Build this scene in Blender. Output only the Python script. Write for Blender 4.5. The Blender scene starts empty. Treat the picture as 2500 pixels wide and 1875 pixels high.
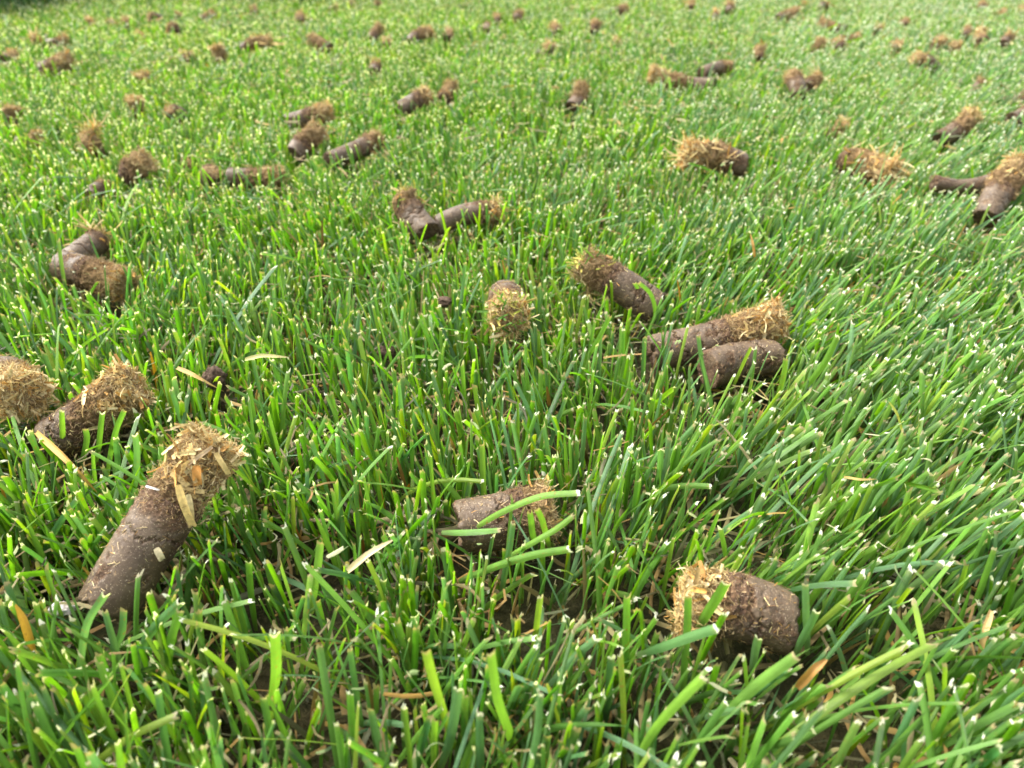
import bpy, math, random
import numpy as np
from mathutils import Vector, noise

# ------------------------------------------------------------------ camera, sky, sun, exposure
SC = bpy.context.scene
COL = SC.collection
F = 1880.0
PITCH = math.radians(34.2)
HC = 0.190
cam_d = bpy.data.cameras.new("camera")
cam = bpy.data.objects.new("camera", cam_d)
COL.objects.link(cam)
SC.camera = cam
cam.location = (0, 0, HC)
cam.rotation_euler = (math.radians(90) - PITCH, 0, 0)
cam_d.sensor_width = 36.0
cam_d.lens = 36.0 * F / 2500.0
cam_d.clip_start = 0.01
cam_d.clip_end = 200.0
cam_d.dof.use_dof = True
cam_d.dof.focus_distance = 0.262
cam_d.dof.aperture_fstop = 15.5
cam_d.dof.aperture_blades = 0

SUN_EL, SUN_AZ = math.radians(52), math.radians(-62)      # azimuth from +Y, negative = left
world = bpy.data.worlds.new("World")
SC.world = world
world.use_nodes = True
wn = world.node_tree
wn.nodes.clear()
sky = wn.nodes.new('ShaderNodeTexSky')
sky.sky_type = 'NISHITA'
sky.sun_disc = False
sky.sun_elevation = SUN_EL
sky.sun_rotation = SUN_AZ
sky.dust_density = 3.0
hsv = wn.nodes.new('ShaderNodeHueSaturation')
hsv.inputs['Saturation'].default_value = 0.30
bg = wn.nodes.new('ShaderNodeBackground')
bg.inputs['Strength'].default_value = 0.15
wo = wn.nodes.new('ShaderNodeOutputWorld')
wn.links.new(sky.outputs[0], hsv.inputs['Color'])
wn.links.new(hsv.outputs[0], bg.inputs['Color'])
wn.links.new(bg.outputs[0], wo.inputs['Surface'])

sun_d = bpy.data.lights.new("sun", 'SUN')
sun_d.energy = 1.8
sun_d.angle = math.radians(28)
sun_d.color = (1.0, 0.98, 0.94)
sun = bpy.data.objects.new("sun", sun_d)
COL.objects.link(sun)
sdir = Vector((math.sin(SUN_AZ) * math.cos(SUN_EL), math.cos(SUN_AZ) * math.cos(SUN_EL), math.sin(SUN_EL)))
sun.rotation_euler = sdir.to_track_quat('Z', 'Y').to_euler()
sun.location = (-1, 1, 2)

SC.view_settings.view_transform = 'Standard'
SC.view_settings.look = 'None'
SC.view_settings.exposure = 2.0
SC.view_settings.gamma = 1.0
SC.render.engine = 'CYCLES'
SC.cycles.max_bounces = 8
SC.cycles.transmission_bounces = 4

rng = np.random.default_rng(7)
random.seed(7)
CP, SP = math.cos(PITCH), math.sin(PITCH)


def at(x, y, z=0.0):
    """point of the photograph (2500 x 1875) on the horizontal plane at height z"""
    u = (x - 1250.0) / F
    v = (937.5 - y) / F
    d = np.array([u, CP + v * SP, -SP + v * CP])
    k = (HC - z) / -d[2]
    return np.array([0, 0, HC]) + d * k


# ------------------------------------------------------------------ node helpers
def new_mat(name):
    m = bpy.data.materials.new(name)
    m.use_nodes = True
    nt = m.node_tree
    nt.nodes.clear()
    return m, nt


def nd(nt, kind, **kw):
    n = nt.nodes.new(kind)
    for k, v in kw.items():
        if k in ('op', 'operation'):
            n.operation = v
        elif k == 'dt':
            n.data_type = v
        elif k == 'blend':
            n.blend_type = v
    return n


def sock(nt, node, idx, v):
    if hasattr(v, 'is_output') or isinstance(v, bpy.types.NodeSocket):
        nt.links.new(v, node.inputs[idx])
    else:
        node.inputs[idx].default_value = v


def math_(nt, op, a, b=0.0, c=None, clamp=False):
    n = nt.nodes.new('ShaderNodeMath')
    n.operation = op
    n.use_clamp = clamp
    sock(nt, n, 0, a)
    sock(nt, n, 1, b)
    if c is not None:
        sock(nt, n, 2, c)
    return n.outputs[0]


def mrange(nt, v, a, b, c=0.0, d=1.0, smooth=True):
    n = nt.nodes.new('ShaderNodeMapRange')
    n.interpolation_type = 'SMOOTHSTEP' if smooth else 'LINEAR'
    sock(nt, n, 0, v)
    for i, q in enumerate((a, b, c, d)):
        sock(nt, n, i + 1, q)
    return n.outputs[0]


def mix(nt, f, a, b, blend='MIX'):
    n = nt.nodes.new('ShaderNodeMix')
    n.data_type = 'RGBA'
    n.blend_type = blend
    sock(nt, n, 0, f)
    for i, q in ((6, a), (7, b)):
        if isinstance(q, tuple) and len(q) == 3:
            q = q + (1,)
        sock(nt, n, i, q)
    return n.outputs[2]


def tex_noise(nt, vec, scale, detail=3, rough=0.55, dist=0.0):
    n = nt.nodes.new('ShaderNodeTexNoise')
    if vec is not None:
        nt.links.new(vec, n.inputs['Vector'])
    n.inputs['Scale'].default_value = scale
    n.inputs['Detail'].default_value = detail
    n.inputs['Roughness'].default_value = rough
    n.inputs['Distortion'].default_value = dist
    return n.outputs['Fac']


def obj_coords(nt):
    tc = nt.nodes.new('ShaderNodeTexCoord')
    oi = nt.nodes.new('ShaderNodeObjectInfo')
    sc = math_(nt, 'MULTIPLY', oi.outputs['Random'], 3.7)
    add = nt.nodes.new('ShaderNodeVectorMath')
    add.operation = 'ADD'
    nt.links.new(tc.outputs['Object'], add.inputs[0])
    nt.links.new(sc, add.inputs[1])
    return add.outputs[0], oi.outputs['Random']


def out(nt, sh):
    o = nt.nodes.new('ShaderNodeOutputMaterial')
    nt.links.new(sh, o.inputs['Surface'])


def principled(nt, color, rough=0.8, spec=0.3, bump=None, bd=0.001):
    b = nt.nodes.new('ShaderNodeBsdfPrincipled')
    sock(nt, b, 'Base Color', color if not (isinstance(color, tuple) and len(color) == 3) else color + (1,))
    sock(nt, b, 'Roughness', rough)
    sock(nt, b, 'Specular IOR Level', spec)
    if bump is not None:
        bn = nt.nodes.new('ShaderNodeBump')
        bn.inputs['Distance'].default_value = bd
        bn.inputs['Strength'].default_value = 1.0
        nt.links.new(bump, bn.inputs['Height'])
        nt.links.new(bn.outputs[0], b.inputs['Normal'])
    return b


# ------------------------------------------------------------------ materials
def mat_blade(name, transl=0.42, rough=0.36, cut=True):
    m, nt = new_mat(name)
    ca = nt.nodes.new('ShaderNodeAttribute'); ca.attribute_name = 'tint'
    pa = nt.nodes.new('ShaderNodeAttribute'); pa.attribute_name = 'leaf'
    sep = nt.nodes.new('ShaderNodeSeparateXYZ')
    nt.links.new(pa.outputs['Vector'], sep.inputs[0])
    u, t, tip = sep.outputs
    rnd = ca.outputs['Alpha']
    col = ca.outputs['Color']
    geo = nt.nodes.new('ShaderNodeNewGeometry')
    # lengthwise veins
    ph = math_(nt, 'MULTIPLY', u, 19.0)
    st = math_(nt, 'SINE', ph)
    vein = math_(nt, 'MULTIPLY_ADD', st, 0.16, 1.0)
    mid = mrange(nt, math_(nt, 'ABSOLUTE', u), 0.0, 0.16, 1.16, 1.0)
    vein = math_(nt, 'MULTIPLY', vein, mid)
    n1 = tex_noise(nt, geo.outputs['Position'], 160, 3)
    vein = math_(nt, 'MULTIPLY', vein, mrange(nt, n1, 0.2, 0.8, 0.72, 1.28, False))
    vc = nt.nodes.new('ShaderNodeVectorMath'); vc.operation = 'SCALE'
    nt.links.new(col, vc.inputs[0]); nt.links.new(vein, vc.inputs['Scale'])
    c = vc.outputs[0]
    n5 = tex_noise(nt, geo.outputs['Position'], 4.5, 3)
    c = mix(nt, mrange(nt, n5, 0.45, 0.70, 0.0, 0.22), c, (0.24, 0.36, 0.03))
    c = mix(nt, mrange(nt, n5, 0.46, 0.30, 0.0, 0.25), c, (0.085, 0.20, 0.07))
    # pale yellowish sheath at the foot
    c = mix(nt, mrange(nt, t, 0.28, 0.0, 0.0, 0.55), c, (0.17, 0.20, 0.05))
    # blue-green underside
    c = mix(nt, math_(nt, 'MULTIPLY', geo.outputs['Backfacing'], 0.32), c, (0.11, 0.19, 0.085))
    # rust freckles
    n2 = tex_noise(nt, geo.outputs['Position'], 900, 2)
    fre = math_(nt, 'MULTIPLY', mrange(nt, n2, 0.62, 0.70), mrange(nt, rnd, 0.45, 0.9))
    c = mix(nt, math_(nt, 'MULTIPLY', fre, 0.7), c, (0.30, 0.13, 0.035))
    if cut:
        n3 = tex_noise(nt, geo.outputs['Position'], 1800, 2)
        dd = math_(nt, 'ADD', tip, math_(nt, 'MULTIPLY_ADD', n3, 1.2, -0.6))
        c = mix(nt, mrange(nt, dd, 2.6, 0.9, 0.0, 0.30), c, (0.35, 0.36, 0.12))
        tc_ = mix(nt, mrange(nt, math_(nt, 'FRACT', math_(nt, 'MULTIPLY', rnd, 7.3)), 0.25, 0.8), (0.36, 0.30, 0.14), (0.84, 0.83, 0.66))
        c = mix(nt, mrange(nt, dd, 1.0, 0.7, 0.0, 1.0), c, tc_)
    hgt = math_(nt, 'MULTIPLY', st, 0.5)
    b = principled(nt, c, rough, 0.45, hgt, 0.00007)
    tr = nt.nodes.new('ShaderNodeBsdfTranslucent')
    tc = mix(nt, 1.0, c, (1.15, 1.2, 0.5), 'MULTIPLY')
    nt.links.new(tc, tr.inputs['Color'])
    ms = nt.nodes.new('ShaderNodeMixShader')
    ms.inputs[0].default_value = transl
    nt.links.new(b.outputs[0], ms.inputs[1])
    nt.links.new(tr.outputs[0], ms.inputs[2])
    out(nt, ms.outputs[0])
    return m


def mat_fibre(name):
    m, nt = new_mat(name)
    ca = nt.nodes.new('ShaderNodeAttribute'); ca.attribute_name = 'tint'
    geo = nt.nodes.new('ShaderNodeNewGeometry')
    n1 = tex_noise(nt, geo.outputs['Position'], 700, 3)
    vc = nt.nodes.new('ShaderNodeVectorMath'); vc.operation = 'SCALE'
    nt.links.new(ca.outputs['Color'], vc.inputs[0])
    nt.links.new(mrange(nt, n1, 0.25, 0.75, 0.65, 1.3, False), vc.inputs['Scale'])
    b = principled(nt, vc.outputs[0], 0.75, 0.25)
    tr = nt.nodes.new('ShaderNodeBsdfTranslucent')
    nt.links.new(vc.outputs[0], tr.inputs['Color'])
    ms = nt.nodes.new('ShaderNodeMixShader'); ms.inputs[0].default_value = 0.22
    nt.links.new(b.outputs[0], ms.inputs[1]); nt.links.new(tr.outputs[0], ms.inputs[2])
    out(nt, ms.outputs[0])
    return m


def mat_soil(name):
    m, nt = new_mat(name)
    v, r = obj_coords(nt)
    a = nt.nodes.new('ShaderNodeAttribute'); a.attribute_name = 'wear'      # 1 = torn or cracked open, 0 = skin pressed smooth by the tine
    wear = a.outputs['Fac']
    n1 = tex_noise(nt, v, 130, 4)
    n2 = tex_noise(nt, v, 700, 4, 0.65)
    n3 = tex_noise(nt, v, 2600, 2)
    c = mix(nt, mrange(nt, n1, 0.3, 0.7), (0.066, 0.042, 0.023), (0.120, 0.081, 0.047))
    c = mix(nt, mrange(nt, wear, 0.15, 0.8), c, (0.120, 0.066, 0.032))
    c = mix(nt, math_(nt, 'MULTIPLY', mrange(nt, n2, 0.35, 0.62, 1.0, 0.0), math_(nt, 'MULTIPLY_ADD', wear, 0.7, 0.18)), c, (0.040, 0.022, 0.013))
    c = mix(nt, mrange(nt, n2, 0.60, 0.68, 0.0, 0.75), c, (0.28, 0.18, 0.09))
    c = mix(nt, mrange(nt, n3, 0.64, 0.69, 0.0, 0.85), c, (0.48, 0.38, 0.24))
    vo = nt.nodes.new('ShaderNodeTexVoronoi'); vo.feature = 'DISTANCE_TO_EDGE'
    vo.inputs['Scale'].default_value = 260
    dv = nt.nodes.new('ShaderNodeVectorMath'); dv.operation = 'ADD'
    nv = nt.nodes.new('ShaderNodeTexNoise'); nv.inputs['Scale'].default_value = 260; nv.inputs['Detail'].default_value = 4
    nt.links.new(v, nv.inputs['Vector'])
    sv = nt.nodes.new('ShaderNodeVectorMath'); sv.operation = 'SCALE'; sv.inputs['Scale'].default_value = 0.006
    nt.links.new(nv.outputs['Color'], sv.inputs[0])
    nt.links.new(v, dv.inputs[0]); nt.links.new(sv.outputs[0], dv.inputs[1])
    nt.links.new(dv.outputs[0], vo.inputs['Vector'])
    cm = math_(nt, 'MULTIPLY', mrange(nt, vo.outputs['Distance'], 0.05, 0.0), mrange(nt, tex_noise(nt, v, 120, 2), 0.55, 0.66))
    c = mix(nt, math_(nt, 'MULTIPLY', cm, 0.7), c, (0.05, 0.03, 0.02))
    h = math_(nt, 'MULTIPLY', n2, math_(nt, 'MULTIPLY_ADD', wear, 1.3, 0.30))
    h = math_(nt, 'ADD', h, math_(nt, 'MULTIPLY', n3, math_(nt, 'MULTIPLY_ADD', wear, 0.3, 0.07)))
    h = math_(nt, 'SUBTRACT', h, math_(nt, 'MULTIPLY', cm, 0.22))
    b = principled(nt, c, mrange(nt, wear, 0.0, 0.6, 0.50, 0.9), 0.32, h, 0.0009)
    out(nt, b.outputs[0])
    return m


def mat_thatch(name):
    m, nt = new_mat(name)
    v, r = obj_coords(nt)
    a = nt.nodes.new('ShaderNodeAttribute'); a.attribute_name = 'wear'      # here: 0 soil side, 1 straw end
    n1 = tex_noise(nt, v, 420, 4, 0.7, 1.5)
    n2 = tex_noise(nt, v, 1500, 3, 0.7, 2.0)
    c = mix(nt, mrange(nt, n1, 0.3, 0.68), (0.085, 0.046, 0.020), (0.30, 0.19, 0.085))
    c = mix(nt, math_(nt, 'MULTIPLY', mrange(nt, a.outputs['Fac'], 0.3, 1.0), mrange(nt, n2, 0.4, 0.65)), c, (0.52, 0.37, 0.17))
    h = math_(nt, 'ADD', n1, math_(nt, 'MULTIPLY', n2, 0.5))
    b = principled(nt, c, 0.9, 0.2, h, 0.0015)
    out(nt, b.outputs[0])
    return m


def mat_ground(name):
    m, nt = new_mat(name)
    tc = nt.nodes.new('ShaderNodeTexCoord')
    v = tc.outputs['Object']
    n1 = tex_noise(nt, v, 60, 5, 0.65)
    n2 = tex_noise(nt, v, 500, 4, 0.7)
    n4 = tex_noise(nt, v, 6, 3, 0.6)
    c = mix(nt, mrange(nt, n1, 0.3, 0.7), (0.030, 0.019, 0.011), (0.085, 0.056, 0.030))
    c = mix(nt, mrange(nt, n2, 0.5, 0.7), c, (0.14, 0.10, 0.045))
    c = mix(nt, mrange(nt, n4, 0.35, 0.65, 0.25, 0.5), c, (0.045, 0.07, 0.02))
    b = principled(nt, c, 0.95, 0.15, math_(nt, 'ADD', n1, n2), 0.003)
    out(nt, b.outputs[0])
    return m


def mat_plain(name, c1, c2, scale, rough=0.8, bd=0.0006):
    m, nt = new_mat(name)
    v, r = obj_coords(nt)
    n1 = tex_noise(nt, v, scale, 4, 0.65)
    c = mix(nt, mrange(nt, n1, 0.3, 0.7), c1, c2)
    b = principled(nt, c, rough, 0.25, n1, bd)
    out(nt, b.outputs[0])
    return m


M_GRASS = mat_blade('grass_blade')
M_DRY = mat_blade('dry_blade', 0.2, 0.6, cut=False)
M_FIBRE = mat_fibre('fibre')
M_SOIL = mat_soil('soil')
M_THATCH = mat_thatch('thatch')
M_GROUND = mat_ground('ground_soil')
M_CRUMB = mat_plain('crumb', (0.035, 0.02, 0.012), (0.13, 0.085, 0.055), 900, 0.95, 0.001)
M_PEBBLE = mat_plain('pale_stone', (0.50, 0.42, 0.36), (0.78, 0.74, 0.68), 500, 0.7, 0.0006)


# ------------------------------------------------------------------ mesh helpers
def make_mesh(name, verts, quads, mats, smooth=True, tris=None, attrs=None, mat_idx=None):
    me = bpy.data.meshes.new(name)
    verts = np.asarray(verts, dtype=np.float32)
    nq = 0 if quads is None else len(quads)
    ntri = 0 if tris is None else len(tris)
    me.vertices.add(len(verts))
    me.vertices.foreach_set('co', verts.ravel())
    me.loops.add(nq * 4 + ntri * 3)
    li = []
    if nq: li.append(np.asarray(quads, dtype=np.int32).ravel())
    if ntri: li.append(np.asarray(tris, dtype=np.int32).ravel())
    me.loops.foreach_set('vertex_index', np.concatenate(li))
    me.polygons.add(nq + ntri)
    ls = np.concatenate([np.arange(nq) * 4, nq * 4 + np.arange(ntri) * 3]).astype(np.int32)
    me.polygons.foreach_set('loop_start', ls)
    me.polygons.foreach_set('use_smooth', np.full(nq + ntri, smooth, dtype=bool))
    if mat_idx is not None:
        me.polygons.foreach_set('material_index', np.asarray(mat_idx, dtype=np.int32))
    for m in mats:
        me.materials.append(m)
    me.update(calc_edges=True)
    for an, (typ, arr) in (attrs or {}).items():
        at_ = me.attributes.new(an, typ, 'POINT')
        key = {'FLOAT_COLOR': 'color', 'FLOAT_VECTOR': 'vector', 'FLOAT': 'value'}[typ]
        at_.data.foreach_set(key, np.asarray(arr, dtype=np.float32).ravel())
    return me


def link(name, me, parent=None):
    o = bpy.data.objects.new(name, me)
    COL.objects.link(o)
    if parent is not None:
        o.parent = parent
    return o


def tag(o, label=None, cat=None, group=None, kind=None):
    if label: o['label'] = label
    if cat: o['category'] = cat
    if group: o['group'] = group
    if kind: o['kind'] = kind
    return o


def strips(P, S, N, W, tint, u_cols, tipd, t, jag=None, fold=0.22):
    """ribbons: P (n,r,3) centre lines, S side vectors, N normals, W widths. Returns verts, quads and attributes."""
    n, r, _ = P.shape
    c = len(u_cols)
    u = np.asarray(u_cols)
    V = P[:, :, None, :] + S[:, :, None, :] * (W[:, :, None, None] * 0.5 * u[None, None, :, None])
    V = V + N[:, :, None, :] * (W[:, :, None, None] * fold * (np.abs(u) - 0.5)[None, None, :, None])
    T = P[:, -1] - P[:, -2]
    T = T / (np.linalg.norm(T, axis=1, keepdims=True) + 1e-9)
    if jag is not None:
        V[:, -1] += T[:, None, :] * jag[:, :, None]
    verts = V.reshape(-1, 3)
    base = (np.arange(n) * (r * c))[:, None, None]
    i = np.arange(r - 1)[None, :, None] * c
    j = np.arange(c - 1)[None, None, :]
    a = base + i + j
    quads = np.stack([a, a + 1, a + c + 1, a + c], -1).reshape(-1, 4)
    leaf = np.zeros((n, r, c, 3), dtype=np.float32)
    leaf[..., 0] = u
    leaf[..., 1] = t[:, :, None]
    leaf[..., 2] = tipd[:, :, None]
    tc = np.broadcast_to(tint[:, None, None, :], (n, r, c, 4)).reshape(-1, 4)
    return verts, quads, leaf.reshape(-1, 3), tc


def merge(parts):
    off = 0
    V, Q, L, T = [], [], [], []
    for v, q, l, t in parts:
        V.append(v); Q.append(q + off); L.append(l); T.append(t); off += len(v)
    return np.concatenate(V), np.concatenate(Q), np.concatenate(L), np.concatenate(T)


# ------------------------------------------------------------------ the soil plugs, as seen (pixels of the photograph, height in mm)
# soil end x, y, z ; thatch end x, y, z ; diameter mm ; share that is thatch ; look ; label
# look: f fibrous brown, s straw, g green stubs at the end, n no thatch (bare soil), w white fleck, x spray of straw, k cracked, b broken end
PLUGS = [
 (262,1482,13, 527,1078,46, 19.0,.42,'skyH', 'largest plug, tilted up in front, with frayed straw top and smooth grey brown foot'),
 (1122,1285,15, 1342,1240,19, 19.5,.36,'fkH', 'cracked soil plug lying behind a long arching grass blade, low in the centre'),
 (1928,1525,16, 1672,1468,20, 19.5,.44,'skyH','rounded brown plug with pale straw end at its left, low in the right foreground'),
 (130,1075,10, 322,938,28, 20.0,.62,'fskH', 'plug with big fuzzy tan head just behind the largest tilted plug'),
 (14,914,13, 58,966,25, 18.8,.60,'syH', 'plug cut by the left edge of the picture, showing its round chopped straw face'),
 (1233,722,17, 1243,778,26, 17.5,.50,'sgyH', 'plug pointing its round golden straw face at the viewer, alone in the middle'),
 (1600,752,12, 1420,640,30, 17.5,.40,'fgkH','long tilted soil plug with torn mossy green end up to its left'),
 (1590,862,11, 1900,778,22, 17.5,.46,'skyH', 'long cracked soil plug with frayed straw head resting above a bare plug'),
 (1893,872,12, 1722,906,13, 17.5,.06,'knH','bare smooth soil plug piece lying right below the long frayed plug'),
 (155,650,14, 306,697,13, 18.0,.55,'fH',  'rusty brown plug forming the lower arm of the V at the left'),
 (170,640,13, 246,583,15, 14.5,.18,'skx', 'short grey brown plug forming the upper arm of the V at left, straw on it'),
 (1045,568,12, 985,480,26, 18.0,.36,'fgk', 'leaning plug with mossy tuft, left of a pair that meet at their feet'),
 (1066,552,12, 1222,517,17, 13.5,.30,'sfg', 'slimmer lying soil plug, right of the pair that meet at their feet'),
 (1812,402,12, 1672,378,22, 21.0,.75,'sxfy', 'shaggy straw topped plug with grey soil foot to its right, in upper right middle'),
 (2062,392,12, 2178,425,14, 20.0,.95,'sxfy', 'ragged heap of fibre and straw crumbling from a plug, near the right'),
 (2278,445,18, 2425,440,18, 12.0,.05,'n',  'thin smooth grey soil plug lying flat beside the tall plug at the right edge'),
 (2405,535,11, 2492,400,34, 17.0,.55,'sfk', 'tall tilted plug cut by the right edge with crumbly straw flecked head'),
 (312,435,12, 362,392,24, 17.0,.75,'f',   'dark crumbly brown plug lump left of the plug with a white fleck'),
 (222,482,11, 262,455,13, 12.0,.40,'f',   'small sunken plug piece in front and left of the dark crumbly lump'),
 (440,408,11, 470,400,12, 10.0,.40,'f',   'small dark soil scrap between the dark crumbly lump and the white flecked plug'),
 (490,440,12, 520,415,18, 14.5,.10,'nw',  'short soil plug with a white fleck on its top'),
 (560,432,12, 686,430,13, 14.0,.60,'f',   'fuzzy brown plug lying flat just right of the white flecked one'),
 (720,378,12, 782,318,24, 18.0,.62,'fk',  'fat rusty plug in front, lower of the two stacked plugs at upper left centre'),
 (702,300,12, 806,268,20, 17.0,.50,'sf',  'pale topped plug behind, upper of the two stacked plugs at upper left centre'),
 (802,395,12, 925,338,18, 13.5,.30,'fg',  'slender grey plug with wispy end, right of the two stacked plugs'),
 (192,372,11, 218,318,24, 17.5,.80,'fgx', 'upright brown plug crowned with yellow green grass stubs, at left'),
 (978,268,12, 1048,228,22, 14.5,.40,'sk', 'grey plug with a cream top leaning up, left of its rust brown neighbour'),
 (1085,240,12, 1103,208,18, 13.5,.90,'f', 'small rust brown lump touching the cream topped plug'),
 (1396,260,11, 1420,208,24, 15.5,.60,'f', 'single upright plug with dark head, above the mossy ended plug'),
 (1742,208,11, 1590,178,20, 15.5,.60,'fs','long shaggy plug sloping down to a grey foot at its right'),
 (1712,180,12, 1785,163,14, 14.5,.40,'fb','dark two piece plug just behind the long shaggy sloping plug'),
 (1950,238,11, 1932,183,24, 16.5,.50,'f', 'upright plug with orange brown head, left half of a leaning pair'),
 (1968,212,12, 1998,190,18, 13.0,.80,'fx','dark plug piece with a dry straw sticking out, right half of a leaning pair'),
 (1856,145,11, 1858,115,20, 12.5,.85,'fg','small upright rust lump with yellow stub at its foot, above the dark two piece plug'),
 (2000,118,11, 2008,95,20, 14.0,.85,'f',  'rust brown lump at the left of a cluster of three in the upper right'),
 (2052,120,12, 2044,104,16, 13.0,.80,'s', 'pale straw coloured lump in the middle of a cluster of three'),
 (2050,92,13, 2098,88,16, 11.0,.50,'f',   'dark lying plug at the back right of a cluster of three'),
 (2066,72,12, 2004,52,18, 12.5,.70,'f',   'long brown crumb of plug sloping right, behind the cluster of three'),
 (1897,46,12, 1945,26,18, 13.5,.80,'f',   'brown lying plug sloping left, farther back than the cluster of three'),
 (1962,16,12, 1966,4,18, 12.0,.80,'f',    'small brown lump at the top edge behind the left sloping plug'),
 (1996,25,12, 2018,14,14, 10.0,.40,'f',   'dark grey bit of plug at the top edge, right of a small brown lump'),
 (1780,30,12, 1784,14,16, 14.0,.80,'s',   'faint sandy brown lump near the top edge, left of the lying brown plugs'),
 (1686,22,12, 1688,8,16, 13.0,.80,'s',    'faint pale brown lump near the top edge at right of centre'),
 (1746,46,12, 1748,32,13, 9.0,.80,'s',    'tiny faded lump below two faint sandy lumps'),
 (2135,80,12, 2150,68,14, 11.0,.80,'f',   'low flat reddish lump half sunk in grass, right of the cluster of three'),
 (2208,64,12, 2212,52,15, 10.0,.85,'f',   'tiny round brown lump standing alone above the frayed lump'),
 (2192,122,12, 2193,102,20, 13.5,.85,'f', 'round brown lump just up and left of the tilted plug with straw cap'),
 (2284,168,11, 2232,138,22, 14.0,.48,'sk','tilted grey plug with straw cap at its upper left, in the upper right'),
 (2275,115,12, 2310,100,19, 13.5,.85,'f', 'dark rust lump, left one of a touching pair near the right'),
 (2348,120,12, 2335,106,18, 13.0,.85,'f', 'lighter tan lump, right one of a touching pair near the right'),
 (2356,90,12, 2360,72,17, 10.5,.75,'f',   'small dark lump left of the straw bundle near the right'),
 (2404,100,12, 2396,78,18, 13.0,.95,'sx', 'loose pale straw bundle pulled from a plug, near the upper right corner'),
 (2452,106,12, 2470,88,18, 13.0,.50,'fx', 'dark plug with a straw on its top at the far right'),
 (2392,22,12, 2396,10,16, 13.0,.85,'f',   'brown lump near the top edge, leftmost of three by the upper right corner'),
 (2466,36,12, 2448,26,17, 14.0,.55,'f',   'grey and brown plug, middle of three by the upper right corner'),
 (2504,28,12, 2496,18,17, 13.0,.60,'f',   'plug cut by the frame in the upper right corner'),
 (2385,214,12, 2402,196,16, 16.0,.20,'n', 'smooth rounded mauve grey plug in the upper right, bare of straw'),
 (2292,340,11, 2375,282,24, 16.0,.55,'sfgk','speckled plug with yellow stubs on its head, near the right edge'),
 (2462,238,13, 2510,232,16, 15.0,.15,'n', 'grey bare plug cut by the right edge, upper one of two'),
 (2470,292,12, 2515,272,16, 16.0,.25,'f', 'brown grey plug cut by the right edge, lower one of two'),
 (2030,312,12, 2062,300,15, 13.0,.95,'s', 'pale straw lump half sunk in grass between two shaggy plugs'),
 (1340,130,11, 1338,114,15, 12.5,.85,'s', 'faint orange tan lump beyond the single upright plug'),
 (1362,80,11, 1350,62,17, 12.5,.85,'s',   'wispy tan lump, left of a darker pointed lump beyond the middle'),
 (1450,78,11, 1456,54,20, 13.0,.85,'f',   'dark pointed lump, upright, beyond the middle of the lawn'),
 (1500,110,11, 1508,96,17, 12.5,.85,'s',  'tan lump right of and below the dark pointed lump'),
 (1496,32,12, 1528,20,16, 13.0,.75,'f',   'wide brown plug near the top edge, right of the centre'),
 (1262,50,12, 1270,34,17, 13.5,.85,'f',   'round brown lump near the top, right of a smaller reddish one'),
 (1212,54,12, 1213,40,15, 10.0,.85,'f',   'small reddish lump near the top, left of a round brown one'),
 (1188,76,12, 1190,62,13, 9.0,.30,'n',    'faint mauve bit of soil below the small reddish lump'),
 (1088,94,11, 1096,76,16, 11.0,.85,'f',   'small brown lump right of the wide two tone plug'),
 (998,104,11, 1052,78,18, 12.5,.65,'sf',  'wide two tone plug sloping up to the right, far up the middle'),
 (938,114,11, 944,100,14, 9.5,.85,'s',    'small orange tan lump left of the wide two tone plug'),
 (903,98,11, 928,62,24, 12.0,.55,'fg',    'upright plug with greyish foot and dark pointed head, far up left of centre'),
 (1120,18,12, 1148,14,14, 9.5,.30,'n',    'dark flat slate grey plug at the top edge, near the centre'),
 (918,14,12, 924,4,16, 11.0,.85,'f',      'brown lump touching the top edge, left of the slate grey plug'),
 (856,14,12, 858,4,15, 9.0,.85,'f',       'tiny dark lump touching the top edge, left of centre'),
 (912,178,11, 922,158,15, 12.0,.60,'f',   'small dull brown lump below the upright plug with pointed head'),
 (76,104,12, 88,90,17, 14.5,.95,'sx',     'straw yellow lump at left, next to a grey and brown plug'),
 (116,106,12, 162,94,17, 12.5,.50,'f',    'grey plug with brown head lying beside the straw yellow lump'),
 (108,170,11, 165,142,24, 16.5,.62,'fg',  'fat brown headed plug with a smooth foot, largest near the upper left corner'),
 (10,146,12, 36,132,14, 13.0,.85,'s',     'low tan lump cut by the left edge near the top'),
 (204,58,12, 218,46,17, 12.5,.90,'s',     'sandy lump, first of three in a row near the top left'),
 (258,60,12, 276,54,14, 12.0,.90,'f',     'low rust lump, second of three in a row near the top left'),
 (304,62,12, 307,50,15, 10.0,.90,'s',     'small sandy lump, third of three in a row near the top left'),
 (398,48,12, 362,42,16, 11.5,.30,'f',     'dark chocolate plug lying flat near the top left'),
 (434,42,12, 436,32,16, 11.5,.85,'f',     'small round brown lump behind the dark chocolate plug'),
 (492,50,12, 522,32,19, 12.5,.85,'f',     'brown plug sloping up to the right near the top, right of a small round lump'),
 (440,80,11, 408,68,17, 12.5,.55,'f',     'dark brown headed plug with grey tail, below the dark chocolate plug'),
 (342,92,11, 344,80,15, 12.0,.95,'s',     'pale straw lump left of the dark headed plug with grey tail'),
 (618,36,12, 620,20,17, 10.5,.85,'f',     'small upright brown lump near the top, left of centre'),
 (733,56,12, 736,40,16, 11.0,.80,'s',     'small pinkish brown lump near the top, above the big two headed lump'),
 (800,22,12, 824,16,15, 10.0,.40,'f',     'dark grey lump at the top edge, left of the tiny dark lump'),
 (590,122,11, 660,100,20, 14.5,.78,'fx',  'rust brown heap with grey tail to its left, beside the big two headed lump'),
 (806,122,12, 758,94,22, 16.0,.85,'f',    'big two headed rust brown lump, largest far up at left of centre'),
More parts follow.
